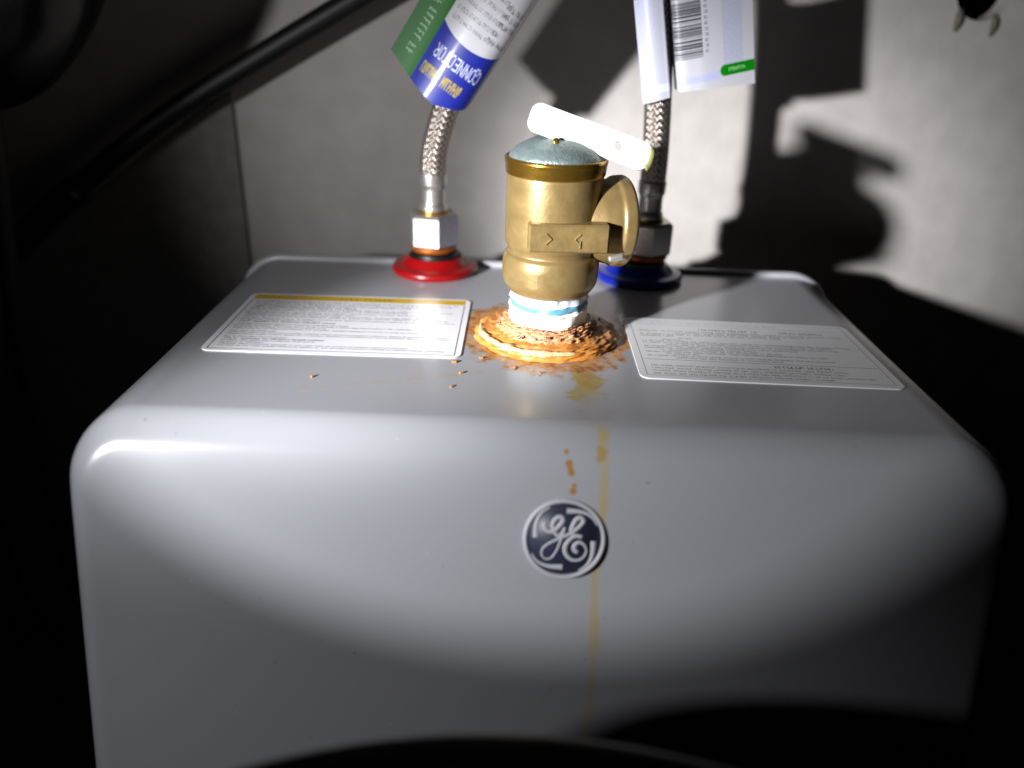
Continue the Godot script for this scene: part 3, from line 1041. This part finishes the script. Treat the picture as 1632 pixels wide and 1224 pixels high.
func build_tags() -> void:
	# left: a sleeve of printed film slipped round the hose, with a green flap
	var lower := Vector3(-0.0395, 0.4545, -0.4255)
	var axis := Vector3(0.0345, 0.0520, 0.004).normalized()
	var across := Vector3(axis.y, -axis.x, 0.0).normalized()
	var dip := func(w: float) -> float: return lerpf(0.0024, -0.0022, w / 0.28) if w < 0.28 else (lerpf(-0.0022, -0.0052, (w - 0.28) / 0.3) if w < 0.58 else (lerpf(-0.0052, 0.0, (w - 0.58) / 0.27) if w < 0.85 else lerpf(0.0, 0.004, (w - 0.85) / 0.15)))
	var m := print_mat(blue_tag_print(), 0.5)
	m.clearcoat_enabled = true
	m.clearcoat = 0.25
	m.clearcoat_roughness = 0.12
	var t := obj("hang_tag", film([[-0.0345, 0.003], [-0.027, 0.0055], [-0.0203, 0.0080], [-0.012, 0.0125], [-0.003, 0.0145], [0.006, 0.0130], [0.0115, 0.008], [0.0130, 0.001]], 0.11, 0.05, lower, axis, across, dip), m)
	tag(t, "blue, white and green printed tag wrapped round the left braided hose", "tag")
	# right: two leaves folded at the hose, one with a bar code
	lower = Vector3(0.0782, 0.4615, -0.4160)
	axis = Vector3(-0.0085, 0.0415, 0.001).normalized()
	across = Vector3(axis.y, -axis.x, 0.0).normalized()
	var r := thing("barcode_tag", "white tag with a bar code and green pill folded round the right hose", "tag")
	var flat := func(w: float) -> float: return -0.004 * w
	obj("bar_code_leaf", film([[-0.0002, -0.010], [0.0008, 0.0], [0.010, 0.0008], [0.020, -0.001], [0.0395, -0.006]], 0.11 * 0.42, 0.05, lower, axis, across, flat), print_mat(barcode_print(), 0.4), r)
	var plain := Image.create(256, 512, false, Image.FORMAT_RGB8)
	plain.fill(Color(0.68, 0.68, 0.73))
	for x in range(8, 84, 8):
		var y := 0
		while y < 500:
			var n := rng.randi_range(10, 60)
			plain.fill_rect(Rect2i(x, y, 3, n), Color(0.68, 0.71, 0.85))
			y += n + rng.randi_range(3, 9)
	plain.fill_rect(Rect2i(0, 440, 256, 40), Color(0.74, 0.76, 0.87))
	plain.generate_mipmaps()
	var back_leaf := obj("plain_leaf", film([[-0.0175, -0.002], [-0.012, 0.002], [-0.006, 0.0025], [-0.0036, 0.001], [-0.0028, -0.010]], 0.11 * 0.42, 0.05, lower + Vector3(0, -0.002, 0), axis, across, func(w: float) -> float: return -0.002 + 0.003 * w), print_mat(plain, 0.4), r)
	back_leaf.set_meta("label", "narrow leaf without a bar code")

func build_surroundings() -> void:
	# drain hose slung across the wall on the left
	var rubber := mat(Color(0.055, 0.05, 0.048), 0.5)
	var drain := thing("drain_hose", "thin black hose running slantwise down the wall to the left", "hose")
	obj("hose_run", tube(smooth_path([Vector3(-0.03, 0.536, -0.504), Vector3(-0.1023, 0.497, -0.505), Vector3(-0.165, 0.462, -0.506), Vector3(-0.2288, 0.4245, -0.506), Vector3(-0.293, 0.378, -0.504)], 8), 0.0068, 20), rubber, drain)
	obj("hose_end", tube(smooth_path([Vector3(-0.287, 0.382, -0.503), Vector3(-0.304, 0.369, -0.502), Vector3(-0.336, 0.341, -0.501)], 6), 0.0095, 20), mat(Color(0.10, 0.085, 0.075), 0.35), drain)
	# added board standing in for the shade on the wall below the drain hose
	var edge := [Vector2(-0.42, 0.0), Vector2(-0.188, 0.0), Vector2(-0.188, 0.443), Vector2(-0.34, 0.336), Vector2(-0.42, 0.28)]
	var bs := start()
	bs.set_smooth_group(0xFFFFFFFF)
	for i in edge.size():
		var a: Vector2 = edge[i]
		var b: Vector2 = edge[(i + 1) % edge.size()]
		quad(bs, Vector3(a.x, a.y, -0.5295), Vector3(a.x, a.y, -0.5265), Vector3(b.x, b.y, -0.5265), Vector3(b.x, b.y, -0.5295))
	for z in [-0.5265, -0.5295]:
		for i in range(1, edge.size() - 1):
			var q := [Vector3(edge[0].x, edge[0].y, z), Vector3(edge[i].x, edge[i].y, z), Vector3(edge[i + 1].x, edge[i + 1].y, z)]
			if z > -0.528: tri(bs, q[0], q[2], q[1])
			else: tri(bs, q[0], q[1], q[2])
	var panel := obj("added_shade_board", finish(bs, Vector3(-0.28, 0.2, -0.535)), mottled(Color(0.48, 0.465, 0.45), Color(0.56, 0.545, 0.53), 0.8, 0.0, 0.12, 0.015, 0.03, 81))
	tag(panel, "dim grey board added in place of wall shade under the slanting black hose", "board")
	# far left: a dark cable hanging down
	var cable := obj("hanging_cable", tube(smooth_path([Vector3(-0.278, 0.60, -0.44), Vector3(-0.282, 0.50, -0.44), Vector3(-0.290, 0.43, -0.44), Vector3(-0.304, 0.33, -0.44), Vector3(-0.31, 0.22, -0.44), Vector3(-0.31, 0.0, -0.44)], 8), 0.0055, 16), mat(Color(0.16, 0.145, 0.14), 0.6))
	tag(cable, "dark grey cable hanging straight down at the far left edge", "cable")
	# upper left: the black underside of the basin
	var basin := thing("sink_basin", "glossy black rounded underside of a sink basin in the upper left corner", "sink")
	obj("bowl", turned(rounded([Vector2(0.0, 0.44), Vector2(0.05, 0.44), Vector2(0.085, 0.475), Vector2(0.125, 0.56), Vector2(0.135, 0.70), Vector2(0.13, 0.77)], 0.03, 6), 64, Transform3D(Basis.IDENTITY, Vector3(-0.30, 0.0, -0.40))), mat(Color(0.02, 0.02, 0.022), 0.2), basin)
	# in front: the rim of a black bin
	var bin := thing("waste_bin", "round black plastic bin whose glossy rim crosses the bottom of the view", "bin")
	var black := mat(Color(0.018, 0.018, 0.02), 0.3)
	obj("bin_wall", turned([Vector2(0.0, 0.0), Vector2(0.165, 0.0), Vector2(0.184, 0.316), Vector2(0.181, 0.316), Vector2(0.162, 0.006), Vector2(0.0, 0.006)], 96), black, bin, Vector3(0.004, 0.0005, 0.0415))
	obj("bin_rim", turned(rounded([Vector2(0.1815, 0.3130), Vector2(0.1885, 0.3130), Vector2(0.1900, 0.3165), Vector2(0.1875, 0.3200), Vector2(0.1825, 0.3200), Vector2(0.1810, 0.3160), Vector2(0.1815, 0.3130)], 0.0016), 140), black, bin, Vector3(0.004, 0.0005, 0.0415))
	# flakes of rust lying on the top sheet
	var st := start()
	for p in [[-0.0796, -0.2785, 0.0011], [-0.0246, -0.2976, 0.0014], [-0.0209, -0.2872, 0.0012], [-0.0237, -0.2740, 0.0010], [0.0013, -0.2945, 0.0013], [0.0115, -0.2895, 0.0012], [-0.0135, -0.303, 0.0012]]:
		chamfered(st, Vector3(p[2] * 1.5, p[2] * 0.7, p[2]), p[2] * 0.2, Transform3D(Basis(Vector3.UP, rng.randf() * 6.0), Vector3(p[0], TOP + p[2] * 0.35, p[1])))
	var flakes := obj("rust_flakes", finish(st, Vector3(-0.02, TOP - 0.05, -0.285)), mat(Color(0.68, 0.47, 0.26), 0.8))
	flakes.set_meta("kind", "stuff")
	tag(flakes, "loose tan flakes of rust scattered on the grey top before the flange", "rust flakes")
